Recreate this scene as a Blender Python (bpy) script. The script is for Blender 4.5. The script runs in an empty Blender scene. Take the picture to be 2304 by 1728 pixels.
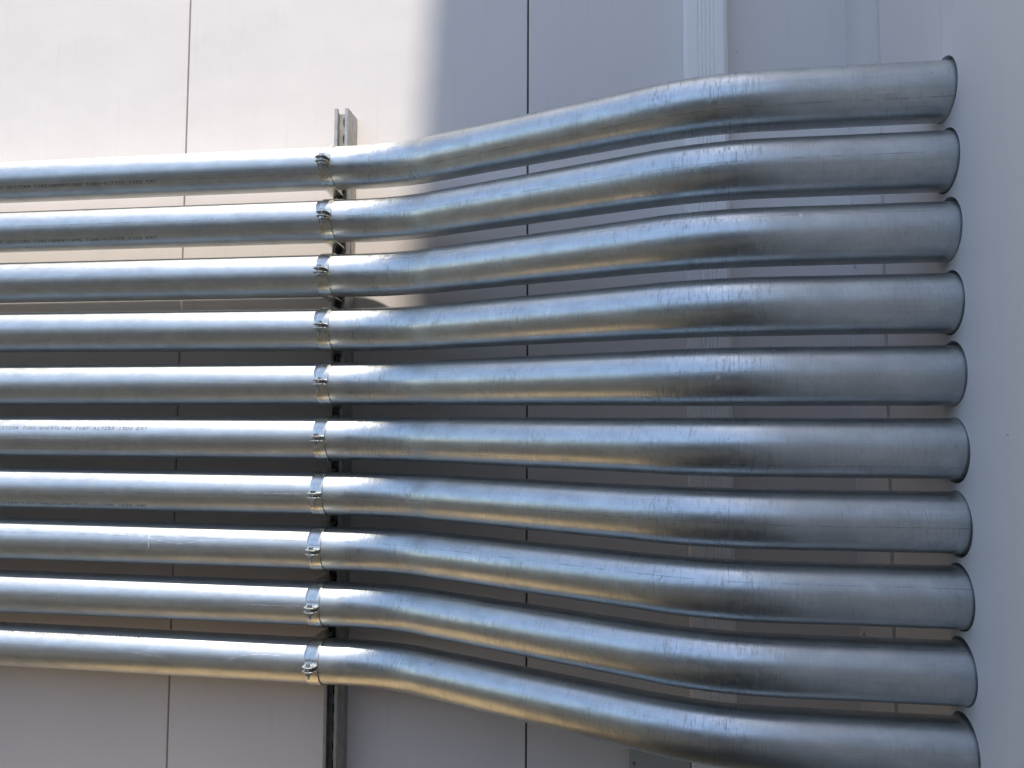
import bpy, bmesh, math, random
from mathutils import Vector, Matrix
from mathutils.geometry import delaunay_2d_cdt
random.seed(7)
sc = bpy.context.scene
# ---------------------------------------------------------------- camera
F, YAW, PITCH, ROLL = 1704.16, .1309, .0621, .004
cam = bpy.data.objects.new('camera', bpy.data.cameras.new('camera'))
sc.collection.objects.link(cam)
cam.matrix_world = (Matrix.Translation((0, -2.131, 1.6)) @ Matrix.Rotation(YAW, 4, 'Z')
                    @ Matrix.Rotation(math.pi/2 + PITCH, 4, 'X') @ Matrix.Rotation(ROLL, 4, 'Z'))
cam.data.sensor_width = 36
cam.data.lens = F / 2304 * 36
cam.data.clip_start, cam.data.clip_end = .02, 3000
sc.camera = cam
# ---------------------------------------------------------------- light
SX, SY = .065, .243                     # towards the sun: (SX, -SY, 1)
sund = Vector((SX, -SY, 1)).normalized()
w = bpy.data.worlds.new('World'); sc.world = w; w.use_nodes = True
nt = w.node_tree
sky = nt.nodes.new('ShaderNodeTexSky'); sky.sky_type = 'NISHITA'; sky.sun_disc = False
sky.sun_elevation = math.asin(sund.z); sky.sun_rotation = math.atan2(sund.x, sund.y)
sky.air_density = 1.0; sky.dust_density = .6; sky.ozone_density = 1.0
hs = nt.nodes.new('ShaderNodeHueSaturation'); hs.inputs['Saturation'].default_value = .94
nt.links.new(sky.outputs[0], hs.inputs['Color']); nt.links.new(hs.outputs[0], nt.nodes['Background'].inputs[0])
nt.nodes['Background'].inputs[1].default_value = .15
sun = bpy.data.objects.new('sun', bpy.data.lights.new('sun', 'SUN'))
sc.collection.objects.link(sun)
sun.data.energy = 5.0; sun.data.angle = math.radians(.4); sun.data.color = (1, .915, .815)
sun.rotation_euler = sund.to_track_quat('Z', 'Y').to_euler()
sun.location = (2, -6, 30)
sc.view_settings.view_transform = 'Standard'; sc.view_settings.look = 'None'
sc.view_settings.exposure = .97; sc.view_settings.gamma = 1
sc.cycles.max_bounces = 10; sc.cycles.glossy_bounces = 6; sc.cycles.diffuse_bounces = 5
sc.cycles.sample_clamp_indirect = 6
try:
    sc.cycles.use_denoising = True
    sc.cycles.denoiser = 'OPENIMAGEDENOISE'
except Exception: pass

# ---------------------------------------------------------------- helpers
def obj(name, bm, m, parent=None, smooth=False, uvs=False):
    me = bpy.data.meshes.new(name)
    bm.normal_update(); bm.to_mesh(me); bm.free()
    me.materials.append(m)
    if smooth: me.polygons.foreach_set('use_smooth', [True]*len(me.polygons))
    o = bpy.data.objects.new(name, me); sc.collection.objects.link(o)
    if parent: o.parent = parent
    return o
def tag(o, label, cat, group=None, kind=None):
    if label: o['label'] = label
    if cat: o['category'] = cat
    if group: o['group'] = group
    if kind: o['kind'] = kind
    return o
def thing(name, label, cat, loc=(0, 0, 0), group=None):
    o = bpy.data.objects.new(name, None); sc.collection.objects.link(o)
    o.location = loc; o.empty_display_size = .1
    return tag(o, label, cat, group)
def box(bm, x0, x1, y0, y1, z0, z1, bev=0, seg=2):
    vs = [bm.verts.new(p) for p in ((x0,y0,z0),(x1,y0,z0),(x1,y1,z0),(x0,y1,z0),(x0,y0,z1),(x1,y0,z1),(x1,y1,z1),(x0,y1,z1))]
    fs = [bm.faces.new([vs[i] for i in q]) for q in ((0,3,2,1),(4,5,6,7),(0,1,5,4),(1,2,6,5),(2,3,7,6),(3,0,4,7))]
    if bev:
        es = list({e for f in fs for e in f.edges})
        bmesh.ops.bevel(bm, geom=es, offset=bev, segments=seg, affect='EDGES', profile=.5)
def extrude_profile(bm, pts, axis, a, b, closed=True, steps=1):
    """pts: 2D outline; axis 'X' -> pts are (y,z); 'Z' -> pts are (x,y)."""
    def P(p, t): return (t, p[0], p[1]) if axis == 'X' else (p[0], p[1], t)
    rings = [[bm.verts.new(P(p, a + (b-a)*k/steps)) for p in pts] for k in range(steps+1)]
    n = len(pts)
    for k in range(steps):
        for i in range(n if closed else n-1):
            j = (i+1) % n
            bm.faces.new((rings[k][i], rings[k][j], rings[k+1][j], rings[k+1][i]))
    if closed:
        bm.faces.new(rings[0]); bm.faces.new(rings[-1])
def fix_normals(bm): bmesh.ops.recalc_face_normals(bm, faces=bm.faces[:])
def holed_sheet(bm, outline, holes, to3, thick):
    """flat plate with holes; to3(u,v,d) gives the 3D point at depth d."""
    pts, edges, loops = [], [], []
    for lp in [outline] + holes:
        s = len(pts); n = len(lp); pts += [Vector(p) for p in lp]
        edges += [(s+i, s+(i+1) % n) for i in range(n)]; loops.append(range(s, s+n))
    vo, eo, fo, *_ = delaunay_2d_cdt(pts, edges, [], 0, 1e-7)
    def inside(p, lp):
        r = False; n = len(lp)
        for i in range(n):
            a, b = lp[i], lp[(i+1) % n]
            if (a[1] > p[1]) != (b[1] > p[1]) and p[0] < (b[0]-a[0])*(p[1]-a[1])/(b[1]-a[1])+a[0]: r = not r
        return r
    keep = []
    for f in fo:
        c = [sum(vo[i][k] for i in f)/len(f) for k in (0, 1)]
        if inside(c, outline) and not any(inside(c, h) for h in holes): keep.append(f)
    V0 = [bm.verts.new(to3(v[0], v[1], 0)) for v in vo]; V1 = [bm.verts.new(to3(v[0], v[1], thick)) for v in vo]
    cnt = {}
    for f in keep:
        bm.faces.new([V0[i] for i in f]); bm.faces.new([V1[i] for i in reversed(f)])
        for i in range(len(f)):
            a, b = f[i], f[(i+1) % len(f)]
            k = (min(a, b), max(a, b)); cnt.setdefault(k, []).append((a, b))
    for k, l in cnt.items():
        if len(l) == 1:
            a, b = l[0]; bm.faces.new((V0[b], V0[a], V1[a], V1[b]))
    bmesh.ops.delete(bm, geom=[v for v in bm.verts if not v.link_faces], context='VERTS')
    fix_normals(bm)

# ---------------------------------------------------------------- materials
class N:
    def __init__(s, name):
        s.m = bpy.data.materials.new(name); s.m.use_nodes = True
        s.t = s.m.node_tree; s.b = s.t.nodes['Principled BSDF']
    def n(s, ty, **kw):
        x = s.t.nodes.new(ty)
        for k, v in kw.items():
            if k in x.inputs and not hasattr(type(x), k): x.inputs[k].default_value = v
            else: setattr(x, k, v)
        return x
    def l(s, a, b): s.t.links.new(a, b)
    def ramp(s, src, lo, hi, a=0., b=1.):
        r = s.n('ShaderNodeMapRange'); r.inputs[1].default_value = lo; r.inputs[2].default_value = hi
        r.inputs[3].default_value = a; r.inputs[4].default_value = b; r.clamp = True
        s.l(src, r.inputs[0]); return r.outputs[0]
    def math(s, op, a, b=None, c=None):
        x = s.n('ShaderNodeMath'); x.operation = op
        for i, v in enumerate((a, b, c)):
            if v is None: continue
            if isinstance(v, (int, float)): x.inputs[i].default_value = v
            else: s.l(v, x.inputs[i])
        return x.outputs[0]
    def noise(s, vec, scale, detail=3, rough=.55, dist=0.):
        x = s.n('ShaderNodeTexNoise'); x.inputs['Scale'].default_value = scale
        x.inputs['Detail'].default_value = detail; x.inputs['Roughness'].default_value = rough
        x.inputs['Distortion'].default_value = dist
        if vec is not None: s.l(vec, x.inputs['Vector'])
        return x.outputs[0]
    def mapv(s, src, scale=(1, 1, 1), loc=(0, 0, 0), rot=(0, 0, 0)):
        x = s.n('ShaderNodeMapping'); s.l(src, x.inputs[0])
        x.inputs['Location'].default_value = loc; x.inputs['Rotation'].default_value = rot; x.inputs['Scale'].default_value = scale
        return x.outputs[0]
    def mix(s, fac, a, b):
        x = s.n('ShaderNodeMix', data_type='RGBA')
        if isinstance(fac, (int, float)): x.inputs[0].default_value = fac
        else: s.l(fac, x.inputs[0])
        for i, v in ((6, a), (7, b)):
            if isinstance(v, tuple): x.inputs[i].default_value = (*v, 1)
            else: s.l(v, x.inputs[i])
        return x.outputs[2]
    def bump(s, h, strength, dist, normal=None):
        x = s.n('ShaderNodeBump'); x.inputs['Strength'].default_value = strength; x.inputs['Distance'].default_value = dist
        s.l(h, x.inputs['Height'])
        if normal is not None: s.l(normal, x.inputs['Normal'])
        return x.outputs[0]

def galvanised():
    g = N('galvanised_steel')
    uv = g.n('ShaderNodeUVMap', uv_map='along').outputs[0]
    sd = g.n('ShaderNodeUVMap', uv_map='seed').outputs[0]
    sep = g.n('ShaderNodeSeparateXYZ'); g.l(sd, sep.inputs[0])
    seed, wear = sep.outputs[0], sep.outputs[1]          # seed offset; wear 0 straight .. 1 in bends
    cmb = g.n('ShaderNodeCombineXYZ'); g.l(seed, cmb.inputs[2])
    add = g.n('ShaderNodeVectorMath', operation='ADD'); g.l(uv, add.inputs[0]); g.l(cmb.outputs[0], add.inputs[1])
    P = add.outputs[0]
    su = g.n('ShaderNodeSeparateXYZ'); g.l(uv, su.inputs[0])
    # zinc bloom: soft diagonal blotches
    blot = g.noise(g.mapv(P, (14, 26, 1), rot=(0, 0, .6)), 1, 4, .6, .4)
    fine = g.noise(g.mapv(P, (420, 55, 3)), 1, 3, .6)              # fine circumferential drag marks
    dots = g.noise(g.mapv(P, (900, 500, 5)), 1, 2, .6)
    longl = g.noise(g.mapv(P, (3, 600, 2)), 1, 2, .5)              # faint drawn lines along the tube
    # ripple ticks: dark short marks across the tube, in patches, more in the bends
    tick = g.noise(g.mapv(P, (330, 50, 7), rot=(0, 0, .12)), 1, 3, .7, .3)
    patch = g.noise(g.mapv(P, (7, 16, 9)), 1, 3, .55)
    pm = g.math('MULTIPLY', g.ramp(patch, .42, .62), g.math('ADD', g.math('MULTIPLY', wear, .8), .45))
    tick2 = g.noise(g.mapv(P, (210, 26, 8), rot=(0, 0, .08)), 1, 3, .65, .5)
    tk = g.math('MULTIPLY', g.ramp(tick, .57, .70), pm)
    tk = g.math('MAXIMUM', tk, g.math('MULTIPLY', g.math('MULTIPLY', g.ramp(tick2, .54, .66), g.ramp(patch, .38, .55)), g.math('MULTIPLY', wear, .85)))
    # longitudinal seam: a broken dark line
    vl = g.math('FRACT', g.math('MULTIPLY', seed, 7.31))
    vv = g.math('SUBTRACT', su.outputs[1], g.math('MULTIPLY_ADD', vl, .16, -.10))
    wob = g.math('MULTIPLY', g.math('SUBTRACT', g.noise(g.mapv(P, (5, .1, 1)), 1, 2, .5), .5), .004)
    ln = g.ramp(g.math('ABSOLUTE', g.math('ADD', vv, wob)), .0004, .0011, 1, 0)
    lbr = g.ramp(g.noise(g.mapv(P, (22, .1, 4)), 1, 5, .7), .44, .56)
    seam = g.math('MULTIPLY', g.math('MULTIPLY', ln, lbr), .55)
    # specks and scuffs
    vor = g.n('ShaderNodeTexVoronoi'); vor.inputs['Scale'].default_value = 1; g.l(g.mapv(P, (26, 40, 1)), vor.inputs['Vector'])
    spk = g.math('MULTIPLY', g.ramp(vor.outputs['Distance'], .03, .06, 1, 0), g.ramp(g.noise(g.mapv(P, (9, 9, 3)), 1, 2), .52, .6))
    scr = g.noise(g.mapv(P, (18, 420, 11), rot=(0, 0, .35), loc=(3, 1, 0)), 1, 2, .5, .25)
    scr2 = g.math('MULTIPLY', g.ramp(scr, .70, .73), g.ramp(patch, .45, .6))
    col = g.mix(g.ramp(blot, .3, .7), (.50, .525, .52), (.64, .665, .655))
    col = g.mix(g.math('MULTIPLY', g.ramp(longl, .5, .8), .35), col, (.40, .41, .43))
    col = g.mix(g.math('MULTIPLY', g.ramp(fine, .52, .8), .35), col, (.36, .37, .39))
    col = g.mix(g.math('MULTIPLY', tk, .48), col, (.16, .17, .18))
    col = g.mix(seam, col, (.12, .12, .13))
    col = g.mix(g.math('MULTIPLY', spk, .8), col, (.07, .07, .07))
    col = g.mix(g.math('MULTIPLY', scr2, .5), col, (.85, .86, .87))
    g.l(col, g.b.inputs['Base Color'])
    g.b.inputs['Metallic'].default_value = 1
    r = g.math('ADD', g.ramp(blot, .3, .7, .355, .285), g.math('MULTIPLY', tk, .2))
    r = g.math('ADD', r, g.ramp(wear, 0, .5, .11, 0))
    stk = g.noise(g.mapv(P, (26, 60, 13), rot=(0, 0, -.75)), 1, 3, .6, .3)
    r = g.math('ADD', r, g.ramp(stk, .40, .60, -.02, .04))
    g.l(r, g.b.inputs['Roughness'])
    g.b.inputs['Anisotropic'].default_value = .2
    tg = g.n('ShaderNodeTangent', direction_type='UV_MAP', uv_map='along')
    g.l(tg.outputs[0], g.b.inputs['Tangent']); g.b.inputs['Anisotropic Rotation'].default_value = 0
    h = g.math('ADD', g.math('MULTIPLY', g.noise(g.mapv(P, (30, 30, 1)), 1, 2, .5), .16), g.math('MULTIPLY', fine, .14))
    h = g.math('ADD', h, g.math('MULTIPLY', dots, .02))
    rip = g.noise(g.mapv(P, (130, 14, 6)), 1, 2, .5)
    h = g.math('ADD', h, g.math('MULTIPLY', g.math('MULTIPLY', rip, g.math('ADD', g.math('MULTIPLY', wear, .75), .10)), 1.1))
    h = g.math('SUBTRACT', h, g.math('MULTIPLY', tk, .3))
    nb = g.bump(h, .8, .0006)
    g.l(nb, g.b.inputs['Normal'])
    # second, wider lobe: the zinc surface is brushed round the tube, so it smears light along it
    b2 = g.n('ShaderNodeBsdfPrincipled'); b2.inputs['Metallic'].default_value = 1
    g.l(col, b2.inputs['Base Color']); g.l(nb, b2.inputs['Normal']); g.l(tg.outputs[0], b2.inputs['Tangent'])
    b2.inputs['Roughness'].default_value = .47; b2.inputs['Anisotropic'].default_value = .3
    mx = g.n('ShaderNodeMixShader')
    g.l(g.math('ADD', g.ramp(blot, .42, .58, .06, .32), g.math('MULTIPLY', g.ramp(g.noise(g.mapv(P, (55, 20, 4), rot=(0, 0, .9)), 1, 4, .65), .44, .56), .30)), mx.inputs[0])
    g.l(g.b.outputs[0], mx.inputs[1]); g.l(b2.outputs[0], mx.inputs[2])
    out = [x for x in g.t.nodes if x.type == 'OUTPUT_MATERIAL'][0]
    g.l(mx.outputs[0], out.inputs[0])
    return g.m

def plated(name, col, rough, noise_s=60):
    g = N(name); tc = g.n('ShaderNodeTexCoord').outputs['Object']
    nz = g.noise(tc, noise_s, 4)
    c2 = tuple(x*.78 for x in col)
    g.l(g.mix(g.ramp(nz, .35, .7), col, c2), g.b.inputs['Base Color'])
    g.b.inputs['Metallic'].default_value = 1
    g.l(g.ramp(g.noise(tc, noise_s*2, 3), .3, .7, rough, rough+.12), g.b.inputs['Roughness'])
    g.l(g.bump(nz, .3, .0006), g.b.inputs['Normal'])
    return g.m

def painted(name, col, bump=.5, scale=420, rough=.6, spread=.04):
    g = N(name); tc = g.n('ShaderNodeTexCoord').outputs['Object']
    big = g.noise(g.mapv(tc, (1, 1, .35)), 1.1, 4, .6)
    a = tuple(c*(1-spread) for c in col); b = tuple(min(1, c*(1+spread)) for c in col)
    c = g.mix(g.ramp(big, .3, .7), a, b)
    dirt = g.noise(g.mapv(tc, (60, 60, 3)), 1, 3, .6)
    c = g.mix(g.math('MULTIPLY', g.ramp(dirt, .58, .8), .10), c, (.3, .29, .27))
    g.l(c, g.b.inputs['Base Color'])
    g.b.inputs['Roughness'].default_value = rough
    g.b.inputs['Specular IOR Level'].default_value = .35
    h = g.noise(tc, scale, 2, .6)
    h2 = g.math('ADD', g.math('MULTIPLY', g.noise(tc, 5, 2, .5), 5.), h)
    g.l(g.bump(h2, bump, .0005), g.b.inputs['Normal'])
    return g.m

def ground_mat(name, c1, c2, scale, bump=.02, rough=.9):
    g = N(name); tc = g.n('ShaderNodeTexCoord').outputs['Object']
    a = g.noise(tc, scale, 6, .65); b = g.noise(tc, scale*.02, 4, .6)
    c = g.mix(g.ramp(a, .3, .7), c1, c2)
    c = g.mix(g.math('MULTIPLY', g.ramp(b, .4, .7), .4), c, tuple(x*.6 for x in c1))
    g.l(c, g.b.inputs['Base Color']); g.b.inputs['Roughness'].default_value = rough
    g.l(g.bump(a, .8, bump), g.b.inputs['Normal']); return g.m

M_pipe = galvanised()
M_clamp = plated('zinc_yellow_plate', (.70, .70, .64), .24)
M_bolt = plated('zinc_bolt', (.55, .57, .60), .22, 120)
M_strut = plated('galvanised_channel', (.47, .46, .44), .55, 40)
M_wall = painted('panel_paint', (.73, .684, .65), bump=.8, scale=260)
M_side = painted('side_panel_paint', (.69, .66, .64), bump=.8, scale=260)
M_seal = painted('joint_seal', (.16, .165, .17), rough=.8)
M_trim = painted('trim_paint', (.69, .66, .64), bump=.1)
M_spout = painted('downspout_paint', (.90, .875, .85), bump=.12)
M_grey = painted('grey_box_paint', (.42, .43, .41), bump=.15)
M_dark = painted('dark_cavity', (.03, .03, .032), rough=.9)
M_ink = N('marking_ink'); M_ink.b.inputs['Base Color'].default_value = (.035, .035, .035, 1); M_ink.b.inputs['Roughness'].default_value = .6
_tc = M_ink.n('ShaderNodeTexCoord').outputs['Object']
M_ink.l(M_ink.mix(M_ink.ramp(M_ink.noise(_tc, 160, 3), .4, .65), (.04, .04, .04), (.16, .16, .16)), M_ink.b.inputs['Base Color'])
M_ink = M_ink.m
M_asph = ground_mat('asphalt', (.026, .025, .022), (.046, .044, .038), 120)
M_gravel = ground_mat('tan_gravel', (.30, .215, .11), (.47, .345, .185), 60)
M_yard = ground_mat('yard_soil', (.03, .029, .024), (.052, .05, .041), 3)
M_opp = painted('opposite_render', (.11, .108, .10), scale=60)
M_glass = N('window_glass'); M_glass.b.inputs['Base Color'].default_value = (.03, .035, .04, 1); M_glass.b.inputs['Roughness'].default_value = .08
M_glass = M_glass.m

# ---------------------------------------------------------------- dimensions
XW = .6473                     # face of the side wall
H = 2.88 + (XW + .534) / SX    # top of the side wall (its shadow falls across the rear wall)
NP = 10
Z0, DZ0, Y0 = 2.3248, .1495, -.1413
ZE, DZE, YE = 2.2673, .1394, -.5866
R = .0583
# each tube runs very slightly out of level: height error near the clamp and 0.8 m further left
DNEAR = [.0045, .0035, .001, .0005, .0, .001, .002, .005, .0065, .006]
DFAR = [.004, .004, .0025, .005, .0, .0025, .005, .0092, .010, .0125]
SL = [(b-a)/.8 for a, b in zip(DNEAR, DFAR)]
zs = [Z0 - DZ0*i + DNEAR[i] - SL[i]*.18 for i in range(NP)]
def zline(i, x): return zs[i] + SL[i]*(-.77-x)
ze = [ZE - DZE*i for i in range(NP)]

# ---------------------------------------------------------------- setting
bm = bmesh.new(); box(bm, -300, 300, -400, 200, -.3, 0); tag(obj('ground', bm, M_yard), None, None, kind='structure')
bm = bmesh.new(); box(bm, -60, 40, -60, -.62, -.05, .004); tag(obj('pavement', bm, M_asph), None, None, kind='structure')
bm = bmesh.new()
# loose gravel strip with a ragged edge along the foot of the wall
n = 60; top = []
for i in range(n+1):
    x = -2.15 + (XW+2.15)*i/n
    top.append((x, -.62 + .03*math.sin(i*1.7) + random.uniform(-.02, .02) + (.5*(1-i/5)**1.5 if i < 5 else 0)))
extrude_profile(bm, top + [(XW, .0), (-2.1, .0)], 'Z', -.04, .012); fix_normals(bm)
tag(obj('gravel_strip', bm, M_gravel), None, None, kind='structure')

# rear wall: upright insulated panels with open joints
wall = thing('panel_wall', 'off-white wall of upright metal panels behind the galvanized pipes, sunlit at upper left', 'wall', (0, 0, 0))
seams = [-8.702, -7.644, -6.586, -5.528, -4.47, -3.412, -2.354, -1.2961, -.2377, XW]
for i in range(len(seams)-1):
    a, b = seams[i], seams[i+1]
    bm = bmesh.new(); g_ = .0027
    box(bm, a+g_, b-(g_ if b != XW else .0005), 0, .05, 0, H+.4, .0018, 2)
    obj('wall_panel', bm, M_wall, wall)
bm = bmesh.new(); box(bm, -8.7, XW, .022, .045, 0.01, H+.39); o = obj('joint_backing', bm, M_seal, wall)

# side wall: panels meeting at a hairline joint that runs through the pipe holes
side = thing('side_wall', 'shaded off-white side wall at right that the ten pipes enter through round holes', 'wall', (XW, 0, 0))
HR = .0627
hz = [ze[i] + d for i, d in enumerate([.0038, .0005, .0038, .0008, .0035, -.0036, -.003, .0008, .0035, .0038])]
def side_panel(ya, yb, holes_at_b=False, holes_at_a=False):
    out = []
    out.append((ya, 0))
    def arc(yc, sgn, asc):
        pts = []
        for z in (sorted(hz) if asc else sorted(hz, reverse=True)):
            for k in range(25):
                t = math.pi*k/24
                dz = -math.cos(t)*HR*(1 if asc else -1); dy = sgn*math.sin(t)*HR
                pts.append((yc+dy, z+dz))
        return pts
    out.append((yb, 0))
    if holes_at_b: out += arc(yb, 1, True)
    out.append((yb, H)); out.append((ya, H))
    if holes_at_a: out += arc(ya, -1, False)
    bm = bmesh.new()
    holed_sheet(bm, out, [], lambda u, v, d: (d, u, v), .06)
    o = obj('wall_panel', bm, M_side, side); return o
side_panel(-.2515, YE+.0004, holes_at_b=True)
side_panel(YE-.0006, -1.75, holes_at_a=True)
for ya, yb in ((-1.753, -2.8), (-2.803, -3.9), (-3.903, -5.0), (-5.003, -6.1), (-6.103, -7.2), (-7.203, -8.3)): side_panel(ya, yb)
bm = bmesh.new()
extrude_profile(bm, [(-.0015, -.0008), (-.0015, -.2145), (-.0022, -.2155), (-.0055, -.2455), (.002, -.2475), (.03, -.2475), (.03, -.0008)], 'Z', 0.02, H); fix_normals(bm)
obj('corner_trim', bm, M_trim, side)
bm = bmesh.new(); box(bm, .004, .03, -.2514, -.2477, .02, H); obj('trim_seal', bm, M_dark, side)
bm = bmesh.new(); box(bm, .061, .30, -8.2, -.06, 0, H)
obj('wall_core', bm, M_dark, side)
def screw(parent, loc, axis, r=.0035):
    bm = bmesh.new(); bmesh.ops.create_cone(bm, cap_ends=True, segments=6, radius1=r, radius2=r*.85, depth=.003)
    bmesh.ops.create_cone(bm, cap_ends=True, segments=16, radius1=r*1.7, radius2=r*1.6, depth=.0012, matrix=Matrix.Translation((0, 0, -.0015)))
    o = obj('screw', bm, M_bolt, parent); o.location = loc
    o.rotation_euler = Vector(axis).to_track_quat('Z', 'Y').to_euler(); return o
for z in (2.041, 1.079, 2.95, .5): screw(side, (-.003, -.0345, z), (-1, 0, 0))
screw(side, (-.0005, -.785, 1.597), (-1, 0, 0), .0016)
screw(wall, (.353, -.001, 2.667), (0, -1, 0), .0022)

# downspout
sp = thing('downspout', 'square off-white ribbed downspout fixed upright to the rear wall behind the pipes', 'downspout', (.205, 0, 0))
wd, dp = .114, .07
pr = [(0, -.001), (0, -dp+.004), (.001, -dp+.001), (.004, -dp)]
for k in range(5):
    x = .036 + k*.0105
    pr += [(x-.0035, -dp), (x-.001, -dp+.003), (x+.001, -dp+.003), (x+.0035, -dp)]
pr += [(wd-.012, -dp), (wd-.003, -dp+.008), (wd, -dp+.012), (wd, -.001)]
bm = bmesh.new(); extrude_profile(bm, pr, 'Z', .06, H-1); fix_normals(bm)
obj('downspout_tube', bm, M_spout, sp)
for z in (.45, 4.2, 6.5):
    bm = bmesh.new(); box(bm, -.003, wd+.003, -dp-.003, -.0005, z, z+.03, .001, 1)
    box(bm, -.03, -.003, -.003, -.0007, z, z+.03); box(bm, wd+.003, wd+.03, -.003, -.0007, z, z+.03)
    obj('strap', bm, M_spout, sp)

# grey electrical box on the rear wall, left of the downspout
jb = thing('junction_box', 'small dark grey metal box on the rear wall under the lowest pipe, beside the downspout', 'electrical box', (.043, 0, .53))
bm = bmesh.new(); box(bm, 0, .158, -.028, -.001, 0, .216, .002, 2); obj('box_body', bm, M_grey, jb)
bm = bmesh.new(); box(bm, -.001, .159, -.033, -.0285, -.001, .217, .001, 2); obj('box_cover', bm, M_grey, jb)
for z in (.19, .03): screw(jb, (.012, -.0345, z), (0, -1, 0), .003)

# ---------------------------------------------------------------- pipes
def fillet(pts, rad, nseg=14):
    out = [pts[0]]; info = []
    for i in range(1, len(pts)-1):
        a, b, c = pts[i-1], pts[i], pts[i+1]
        d1 = (a-b).normalized(); d2 = (c-b).normalized()
        ang = math.pi - d1.angle(d2)
        T = rad*math.tan(ang/2)
        p, q = b+d1*T, b+d2*T
        ctr = b + (d1+d2).normalized()*(rad/math.cos(ang/2))
        u, v = p-ctr, q-ctr
        for k in range(nseg+1):
            t = k/nseg
            r = (u*math.sin((1-t)*ang) + v*math.sin(t*ang))/math.sin(ang)
            out.append(ctr+r)
        info.append((p, q, (ctr-b).normalized()))
    out.append(pts[-1])
    return out, info
def densify(pts, step):
    out = [pts[0]]
    for a, b in zip(pts, pts[1:]):
        n = max(1, int((b-a).length/step))
        out += [a.lerp(b, k/n) for k in range(1, n+1)]
    return out
B1 = [-.575, -.575, -.573, -.572, -.572, -.572, -.572, -.575, -.580, -.585]
B2 = [.195]*10
RINGS = {}
def make_pipe(i, label):
    a = Vector((-5.2, Y0, zline(i, -5.2))); b1 = Vector((B1[i], Y0, zline(i, B1[i]))); b2 = Vector((B2[i], YE, ze[i])); e = Vector((XW+.05, YE, ze[i]))
    path, info = fillet([a, b1, b2, e], .47, 16)
    path = densify(path, .012)
    bm = bmesh.new(); uv = bm.loops.layers.uv.new('along'); sd = bm.loops.layers.uv.new('seed')
    NS = 64; rings = []; s = 0; us = []; wr = []
    ex = [(info[k][0].x, info[k][1].x, info[k][2]) for k in (0, 1)]
    rnd = random.Random(40+i); amp = [rnd.uniform(.7, 1.3) for _ in range(4)]
    for k, p in enumerate(path):
        if k: s += (p-path[k-1]).length
        t = (path[min(k+1, len(path)-1)] - path[max(k-1, 0)]).normalized()
        up = (Vector((0, 0, 1)) - t*t.z).normalized(); out = up.cross(t).normalized()   # out: towards viewer?
        if out.y > 0: out = -out
        wear = 0; ring = []
        # ovalisation in each bend, small shoulders at its ends
        ov = 0; shoulder = 0; bd = Vector((0, 0, 0))
        for j, (xa, xb, inn) in enumerate(ex):
            m = max(0, min(1, (p.x-xa+.02)/.05))*max(0, min(1, (xb+.02-p.x)/.05))
            m = m*m*(3-2*m)
            ov += .028*m; bd = bd + inn*m
            wear += m
            xe = xb+.012 if j == 0 else xa+.14
            xo = (xb+.03, xb+.035)[j]
            g1 = math.exp(-((p.x-xo)/.028)**2)
            shoulder += g1*amp[j]*.036
            if g1 > .05: bd = bd + inn*g1
        wear = max(wear, .6 if ex[0][0] < p.x < ex[1][1] else (.35 if p.x > ex[1][1] else 0))
        bdn = bd.normalized() if bd.length > 1e-6 else Vector((0, 0, 0))
        for q in range(NS):
            an = 2*math.pi*q/NS
            d = out*math.cos(an) + up*math.sin(an)
            c = d.dot(bdn)
            # inside of the bend flattens; just past it a low swell
            r = R*(1 - ov*c*c + ov*.35*(1-c*c) + shoulder*(max(0, c)**2)*.9 + shoulder*.25*abs(d.z))
            ring.append(bm.verts.new(p + d*r))
        rings.append(ring); us.append(s); wr.append(wear)
    for k in range(len(rings)-1):
        for q in range(NS):
            q2 = (q+1) % NS
            f = bm.faces.new((rings[k][q], rings[k+1][q], rings[k+1][q2], rings[k][q2]))
            for lp, (kk, qq) in zip(f.loops, ((k, q), (k+1, q), (k+1, q+1), (k, q+1))):
                v_ = qq/NS; v_ = v_-1 if v_ > .5001 else v_
                if q >= NS//2: v_ = (qq/NS) - 1
                lp[uv].uv = (us[kk], v_*2*math.pi*R)
                lp[sd].uv = (i*3.173+1.7, wr[kk])
    RINGS[i] = [[v.co.copy() for v in rg] for rg in rings]
    fix_normals(bm)
    o = obj('steel_pipe', bm, M_pipe, smooth=True)
    tag(o, label, 'pipe', 'galvanized conduit pipes entering the side wall')
    return o
LAB = ['topmost of ten galvanized pipes, rising steepest to the right, with black printed lettering at left',
       'second galvanized pipe from the top, black lettering low on its left end',
       'third galvanized pipe from the top, unprinted, curving up towards the side wall',
       'fourth galvanized pipe from the top, just above the first nearly level pipe',
       'fifth galvanized pipe from the top, nearly level and without printing',
       'sixth galvanized pipe from the top, nearly level with faint lettering on its upper left side',
       'seventh galvanized pipe from the top, faint lettering along its lower left edge',
       'eighth galvanized pipe from the top, scratched at left and curving downwards',
       'ninth galvanized pipe from the top, unprinted, directly above the lowest pipe',
       'lowest of ten galvanized pipes, dropping steepest to the right below all the others']
pipes = [make_pipe(i, LAB[i]) for i in range(NP)]

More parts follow.
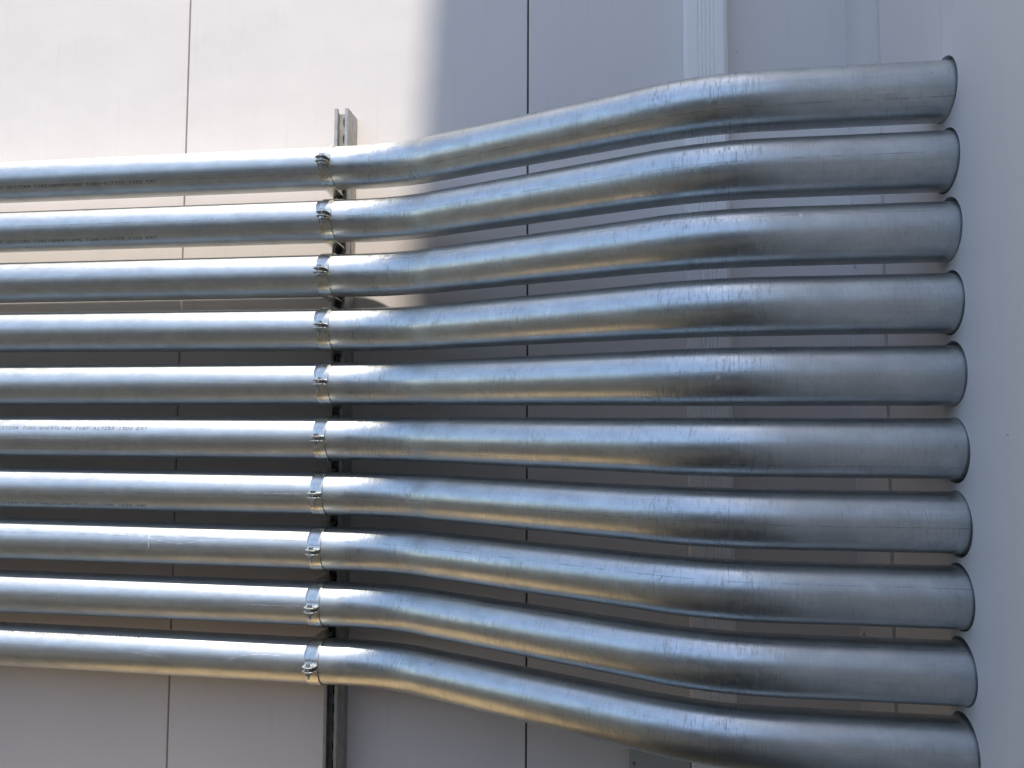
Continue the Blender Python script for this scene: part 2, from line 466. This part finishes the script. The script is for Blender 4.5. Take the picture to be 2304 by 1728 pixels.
# inkjet-style dot lettering wrapped on the tube
G = {'W':'10001 10001 10001 10101 10101 11011 10001','E':'11111 10000 10000 11110 10000 10000 11111','S':'01111 10000 10000 01110 00001 00001 11110',
'T':'11111 00100 00100 00100 00100 00100 00100','R':'11110 10001 10001 11110 10100 10010 10001','N':'10001 11001 10101 10101 10011 10001 10001',
'U':'10001 10001 10001 10001 10001 10001 01110','B':'11110 10001 10001 11110 10001 10001 11110','/':'00001 00001 00010 00100 01000 10000 10000',
'H':'10001 10001 10001 11111 10001 10001 10001','A':'01110 10001 10001 11111 10001 10001 10001','L':'10000 10000 10000 10000 10000 10000 11111',
'D':'11110 10001 10001 10001 10001 10001 11110','-':'00000 00000 00000 11111 00000 00000 00000','4':'00010 00110 01010 10010 11111 00010 00010',
'1':'00100 01100 00100 00100 00100 00100 01110','7':'11111 00001 00010 00100 01000 01000 01000','3':'11110 00001 00001 01110 00001 00001 11110',
'5':'11111 10000 11110 00001 00001 10001 01110','0':'01110 10001 10001 10001 10001 10001 01110','2':'01110 10001 00001 00110 01000 10000 11111',
'M':'10001 11011 10101 10101 10001 10001 10001',' ':'00000 '*7}
def printing(i, angle, xend=-1.2635, drop=.06):
    txt = 'EMT WESTERN TUBE/WHEATLAND TUBE-417355 1502 EMT'
    pitch, hh = .01085, .0090
    bm = bmesh.new(); rnd = random.Random(i+3)
    cw, rh = .0072/5, hh/7; rr = R+.00025
    for ci, ch in enumerate(txt):
        x0 = xend - (len(txt)-ci)*pitch
        for ri, row in enumerate(G[ch].split()):
            for c_, bit in enumerate(row):
                if bit != '1' or rnd.random() < drop: continue
                j = rnd.uniform(-.00012, .00012)
                xa = x0 + c_*cw + (6-ri)*.00022 + j; ya = (3-ri)*rh
                ps = []
                for dx, dy in ((-.05, -.5), (1.05, -.5), (1.05, .5), (-.05, .5)):
                    an = math.radians(angle) + (ya+dy*rh)/R
                    ps.append(bm.verts.new((xa+dx*cw, Y0-math.cos(an)*rr, zline(i, xa)+math.sin(an)*rr)))
                bm.faces.new(ps)
    o = obj('printed_lettering', bm, M_ink, pipes[i])
printing(0, -33.6); printing(1, -44.4, drop=.12); printing(5, 24.3, drop=.10); printing(6, -42.9, drop=.22); printing(9, 50.6, drop=.16)

# scratches and scraps of tape stuck to particular pipes
def surf(i, x, deg, lift=.0003):
    R_ = RINGS[i]; NS = len(R_[0]); q = (deg % 360)/360*NS; q0 = int(q) % NS; fq = q-int(q); q1 = (q0+1) % NS
    lo, hi = 0, len(R_)-1
    while hi-lo > 1:
        m = (lo+hi)//2
        if R_[m][0].x < x: lo = m
        else: hi = m
    f = (x-R_[lo][0].x)/max(1e-6, R_[hi][0].x-R_[lo][0].x); f = max(0, min(1, f))
    p = R_[lo][q0].lerp(R_[lo][q1], fq).lerp(R_[hi][q0].lerp(R_[hi][q1], fq), f)
    c = sum((v for v in R_[lo]), Vector())/NS
    c = c.lerp(sum((v for v in R_[hi]), Vector())/NS, f)
    return p + (p-c).normalized()*lift
M_scr = plated('bright_scratch', (.86, .87, .87), .5, 200)
M_tape = painted('tape_scrap', (.42, .38, .32), bump=.3)
M_foil = plated('foil_scrap', (.86, .87, .88), .3, 300)
def scratch(i, pts, wid=.0009):
    bm = bmesh.new(); P = []
    for (xa, aa), (xb, ab) in zip(pts, pts[1:]):
        n = max(2, int(math.hypot(xb-xa, math.radians(ab-aa)*R)/.006))
        P += [(xa+(xb-xa)*k/n, aa+(ab-aa)*k/n) for k in range(n)]
    P.append(pts[-1]); prev = None
    for k, (x, a) in enumerate(P):
        x2, a2 = P[min(k+1, len(P)-1)]; x1, a1 = P[max(k-1, 0)]
        dx, da = x2-x1, math.radians(a2-a1)*R; L = math.hypot(dx, da) or 1
        w_ = wid/2*(.5+.5*math.sin(k*1.3+i))*(1 if 0 < k < len(P)-1 else .2)+.00012
        ox, oa = -da/L*w_, math.degrees(dx/L*w_/R)
        cur = (bm.verts.new(surf(i, x+ox, a+oa)), bm.verts.new(surf(i, x-ox, a-oa)))
        if prev: bm.faces.new((prev[0], prev[1], cur[1], cur[0]))
        prev = cur
    obj('scratch', bm, M_scr, pipes[i])
SCR = {7: [[(-1.6671, 42.1), (-1.5566, 40.4), (-1.432, 33.7), (-1.2706, 25.8), (-1.2291, 17.0), (-1.163, 7.9), (-1.1252, 12.3), (-1.0763, 23.0)], [(-1.2505, 35.4), (-1.2463, -1.2), (-1.2563, -23.1)]],
       8: [[(-0.9707, 3.3), (-0.9061, 3.2), (-0.8445, 4.1), (-0.8017, 4.4)], [(-0.8531, 3.8), (-0.8382, -6.1)], [(-0.8383, 2.0), (-0.8517, -6.6)], [(-1.5072, 15.1), (-1.5103, 0.8)]],
       9: [[(-1.2953, 14.1), (-1.2426, 8.3), (-1.2011, 4.3)], [(-1.0202, 3.9), (-0.9723, 19.3), (-0.9299, 24.4), (-0.8558, 24.1)]],
       6: [[(-0.9762, -3.0), (-0.9645, 11.4), (-0.955, 15.1)], [(-0.9261, 2.5), (-0.8638, 2.2), (-0.802, 1.9)]],
       5: [[(-1.6562, -2.8), (-1.5712, -3.6), (-1.4697, -4.3)]], 4: [[(-1.1844, 5.6), (-1.074, 1.5), (-0.9401, -0.3)], [(-1.5151, 24.5), (-1.5118, 4.6)]]}
for i_, ls in SCR.items():
    for k_, l_ in enumerate(ls): scratch(i_, l_, .0035 if (i_, k_) == (7, 1) else .0012)
def scrap(i, x, deg, wx, wa, m, name):
    bm = bmesh.new(); rr_ = random.Random(int(x*1000)); g_ = []
    for a in range(5):
        g_.append([bm.verts.new(surf(i, x+wx*(b/4-.5)+rr_.uniform(-.0006, .0006), deg+math.degrees(wa/R)*(a/4-.5)+rr_.uniform(-.5, .5), .0005)) for b in range(5)])
    for a in range(4):
        for b in range(4): bm.faces.new((g_[a][b], g_[a][b+1], g_[a+1][b+1], g_[a+1][b]))
    obj(name, bm, m, pipes[i])
scrap(4, .205, -2, .0085, .013, M_tape, 'tape_scrap')
scrap(4, .310, 56, .006, .007, M_foil, 'foil_scrap')
scrap(2, .362, 28, .005, .010, M_foil, 'foil_scrap')

# ---------------------------------------------------------------- strut
SXC = -.7693; SF = -.0827
st = thing('strut_channel', 'upright slotted steel strut channel carrying the ten pipe clamps on the rear wall', 'strut', (SXC, 0, .25))
ZT = 2.527 - .25
def channel(yf, yb, name):
    """open side faces the viewer at yf; slotted web at yb"""
    hw, t = .0206, .0026
    s = 1 if yb > yf else -1
    outl = [(-.0105, yf+s*.0085), (-.0105, yf+s*.001), (-.0115, yf), (-hw+.002, yf), (-hw, yf+s*.002), (-hw, yb-s*.003), (-hw+.0024, yb-s*.0003)]
    innl = [(-hw+t+.001, yb-s*.0003), (-hw+t, yb-s*.002), (-hw+t, yf+s*.0036), (-hw+t+.001, yf+s*t), (-.0131, yf+s*t), (-.0131, yf+s*.0085)]
    L = outl + innl
    bm = bmesh.new()
    extrude_profile(bm, L, 'Z', 0, ZT); extrude_profile(bm, [(-x, y) for x, y in L], 'Z', 0, ZT)
    # slotted web
    holes = []; z = ZT-.026
    while z > .03:
        lp = []
        for k in range(9): a = math.pi*k/8; lp.append((.0082*math.cos(a), z+.0075+.0075*math.sin(a)))
        for k in range(9): a = math.pi*(1+k/8); lp.append((.0082*math.cos(a), z-.0075+.0075*math.sin(a)))
        holes.append(lp); z -= .0508
    fix_normals(bm)
    b2 = bmesh.new()
    holed_sheet(b2, [(-hw+t, 0), (hw-t, 0), (hw-t, ZT-.0003), (-hw+t, ZT-.0003)], holes, lambda u, v, d: (u, yb - s*d, v), t)
    me = bpy.data.meshes.new('t'); b2.to_mesh(me); b2.free(); bm.from_mesh(me); bpy.data.meshes.remove(me)
    o = obj(name, bm, M_strut, st)
channel(SF, SF/2-.0003, 'front_channel')
channel(-.0005, SF/2+.0003, 'back_channel')

# ---------------------------------------------------------------- clamps
def ribbon(bm, path, widths, t, xc):
    """thick strip following path (y,z); normal to the left of travel"""
    n = len(path); A = []
    for k in range(n):
        p = Vector(path[k]); d = (Vector(path[min(k+1, n-1)]) - Vector(path[max(k-1, 0)])).normalized()
        nrm = Vector((-d.y, d.x)); w = widths[k]/2
        q = p + nrm*t
        A.append([bm.verts.new(v) for v in ((xc[k]-w, p.x, p.y), (xc[k]+w, p.x, p.y), (xc[k]+w, q.x, q.y), (xc[k]-w, q.x, q.y))])
    for k in range(n-1):
        for j in range(4):
            bm.faces.new((A[k][j], A[k][(j+1) % 4], A[k+1][(j+1) % 4], A[k+1][j]))
    bm.faces.new(A[0]); bm.faces.new(A[-1]); fix_normals(bm)
def half_strap(sgn):
    r = R+.0006; t = .0028; W = .0345
    pts = []; 
    ear = .032; gap = .0042
    ys = [-(r+ear) + k*(ear-.004)/6 for k in range(7)]
    for y in ys: pts.append((y, gap))
    a0 = math.radians(9)
    # fillet from ear to ring
    pts += [(-(r+.0022), gap+.0008), (-(r+.0006), gap+.003)]
    for k in range(1, 25):
        a = a0 + (math.radians(96)-a0)*k/24
        pts.append((-r*math.cos(a), r*math.sin(a)))
    y1, z1 = pts[-1]
    for k in range(1, 7):
        tt = k/6; pts.append((y1 + (-.5*SF*0+ (SF+.006+.1413) - y1)*tt, z1 + .0045*tt*tt*1.2))
    # short hook inside the channel
    widths = []; xc = []
    for k, (y, z) in enumerate(pts):
        w = W
        if k < 7:
            f = (y+(r+ear))/.016
            w = W*math.sqrt(max(.12, 1-(1-min(1, f))**2))
        if y > .05: w = W*(1-.36*min(1, (y-.05)/.015))
        widths.append(w); xc.append(0 if y < .05 else .0)
    bm = bmesh.new()
    P = [(y, z*sgn) for y, z in pts]
    ribbon(bm, P, widths, t if sgn > 0 else -t, xc)
    # pressed dimples near the crown
    for j in (-1, 0, 1):
        for a in (102-8, 86):
            an = math.radians(a)
            c = Vector((j*.0055, -(r+t)*math.cos(an), sgn*(r+t)*math.sin(an)))
            m = Matrix.Translation(c) @ Matrix.Rotation(-sgn*(an-math.pi/2), 4, 'X') @ Matrix.Diagonal((.0019, .0011, .0006, 1))
            bmesh.ops.create_icosphere(bm, subdivisions=2, radius=1, matrix=m)
    bmesh.ops.bevel(bm, geom=[e for e in bm.edges if len(e.link_faces) == 2 and e.calc_face_angle(0) > 1.2], offset=.0005, segments=1, affect='EDGES')
    return bm
def bolt_bm():
    bm = bmesh.new()
    yb = 0
    bmesh.ops.create_cone(bm, cap_ends=True, segments=6, radius1=.0078, radius2=.0075, depth=.0058, matrix=Matrix.Translation((0, 0, .0105)))
    bmesh.ops.create_cone(bm, cap_ends=True, segments=20, radius1=.0088, radius2=.0088, depth=.0010, matrix=Matrix.Translation((0, 0, .0075)))
    # threaded shank
    z = .006; seg = 14; prev = None
    zz = [(.006 - k*.0006) for k in range(54)]
    for k, z in enumerate(zz):
        rr = .0040 if k % 2 else .0035
        if k > 50: rr *= .8
        ring = [bm.verts.new((rr*math.cos(2*math.pi*q/seg), rr*math.sin(2*math.pi*q/seg), z)) for q in range(seg)]
        if prev:
            for q in range(seg): bm.faces.new((prev[q], prev[(q+1) % seg], ring[(q+1) % seg], ring[q]))
        prev = ring
    bm.faces.new(prev); fix_normals(bm); return bm
def nut_bm():
    bm = bmesh.new()
    bmesh.ops.create_cone(bm, cap_ends=True, segments=6, radius1=.0080, radius2=.0083, depth=.0062, matrix=Matrix.Translation((0, 0, -.0108)))
    bmesh.ops.create_cone(bm, cap_ends=True, segments=20, radius1=.0095, radius2=.0095, depth=.0011, matrix=Matrix.Translation((0, 0, -.0076)))
    return bm
ORD = ['topmost', 'second', 'third', 'fourth', 'fifth', 'sixth', 'seventh', 'eighth', 'ninth', 'lowest']
CX = [-.7559, -.7501, -.7548, -.7519, -.7500, -.7552, -.7602, -.7616, -.7622, -.7628]
first = None
rnd = random.Random(5)
for i in range(NP):
    lab = 'zinc plated bolted pipe clamp round the %s%s of the ten pipes' % (ORD[i], '' if i in (0, 9) else ' from the top')
    loc = (CX[i]-.01625, Y0, zs[i])
    if first is None:
        c = first = thing('pipe_clamp', lab, 'clamp', loc, 'pipe clamps on the strut channel')
        obj('upper_strap', half_strap(1), M_clamp, c); obj('lower_strap', half_strap(-1), M_clamp, c)
        yb = -(R+.0196)
        b = obj('bolt', bolt_bm(), M_bolt, c); b.location = (0, yb, 0)
        nu = obj('nut', nut_bm(), M_bolt, c); nu.location = (0, yb, 0)
    else:
        c = first.copy(); sc.collection.objects.link(c); c['label'] = lab; c.location = loc
        for ch in list(first.children):
            d = ch.copy(); sc.collection.objects.link(d); d.parent = c
    for ch in c.children:
        if ch.name.startswith('bolt') or ch.name.startswith('nut'):
            ch.rotation_euler.z = rnd.uniform(0, 1)
            ch.rotation_euler.x = rnd.uniform(-.06, .06)

# ---------------------------------------------------------------- building opposite (seen mirrored in the pipes)
ob = thing('opposite_building', 'low grey-brown building across the yard, mirrored in the shiny pipes', 'building', (-2, -7.5, 0))
bm = bmesh.new(); box(bm, -14, 12, -8, 0, 0, 3.7); obj('wall', bm, M_opp, ob)
bm = bmesh.new(); box(bm, -14.2, 12.2, -8.2, .15, 3.703, 3.95, .02, 1); obj('roof', bm, M_trim, ob)
for x in (-10, -6.5, -3, 3.5, 7):
    bm = bmesh.new(); box(bm, x, x+1.5, .003, .05, 1.1, 2.4); f = obj('window', bm, M_trim, ob)
    bm = bmesh.new(); box(bm, x+.07, x+1.43, .052, .06, 1.17, 2.33); obj('pane', bm, M_glass, f)
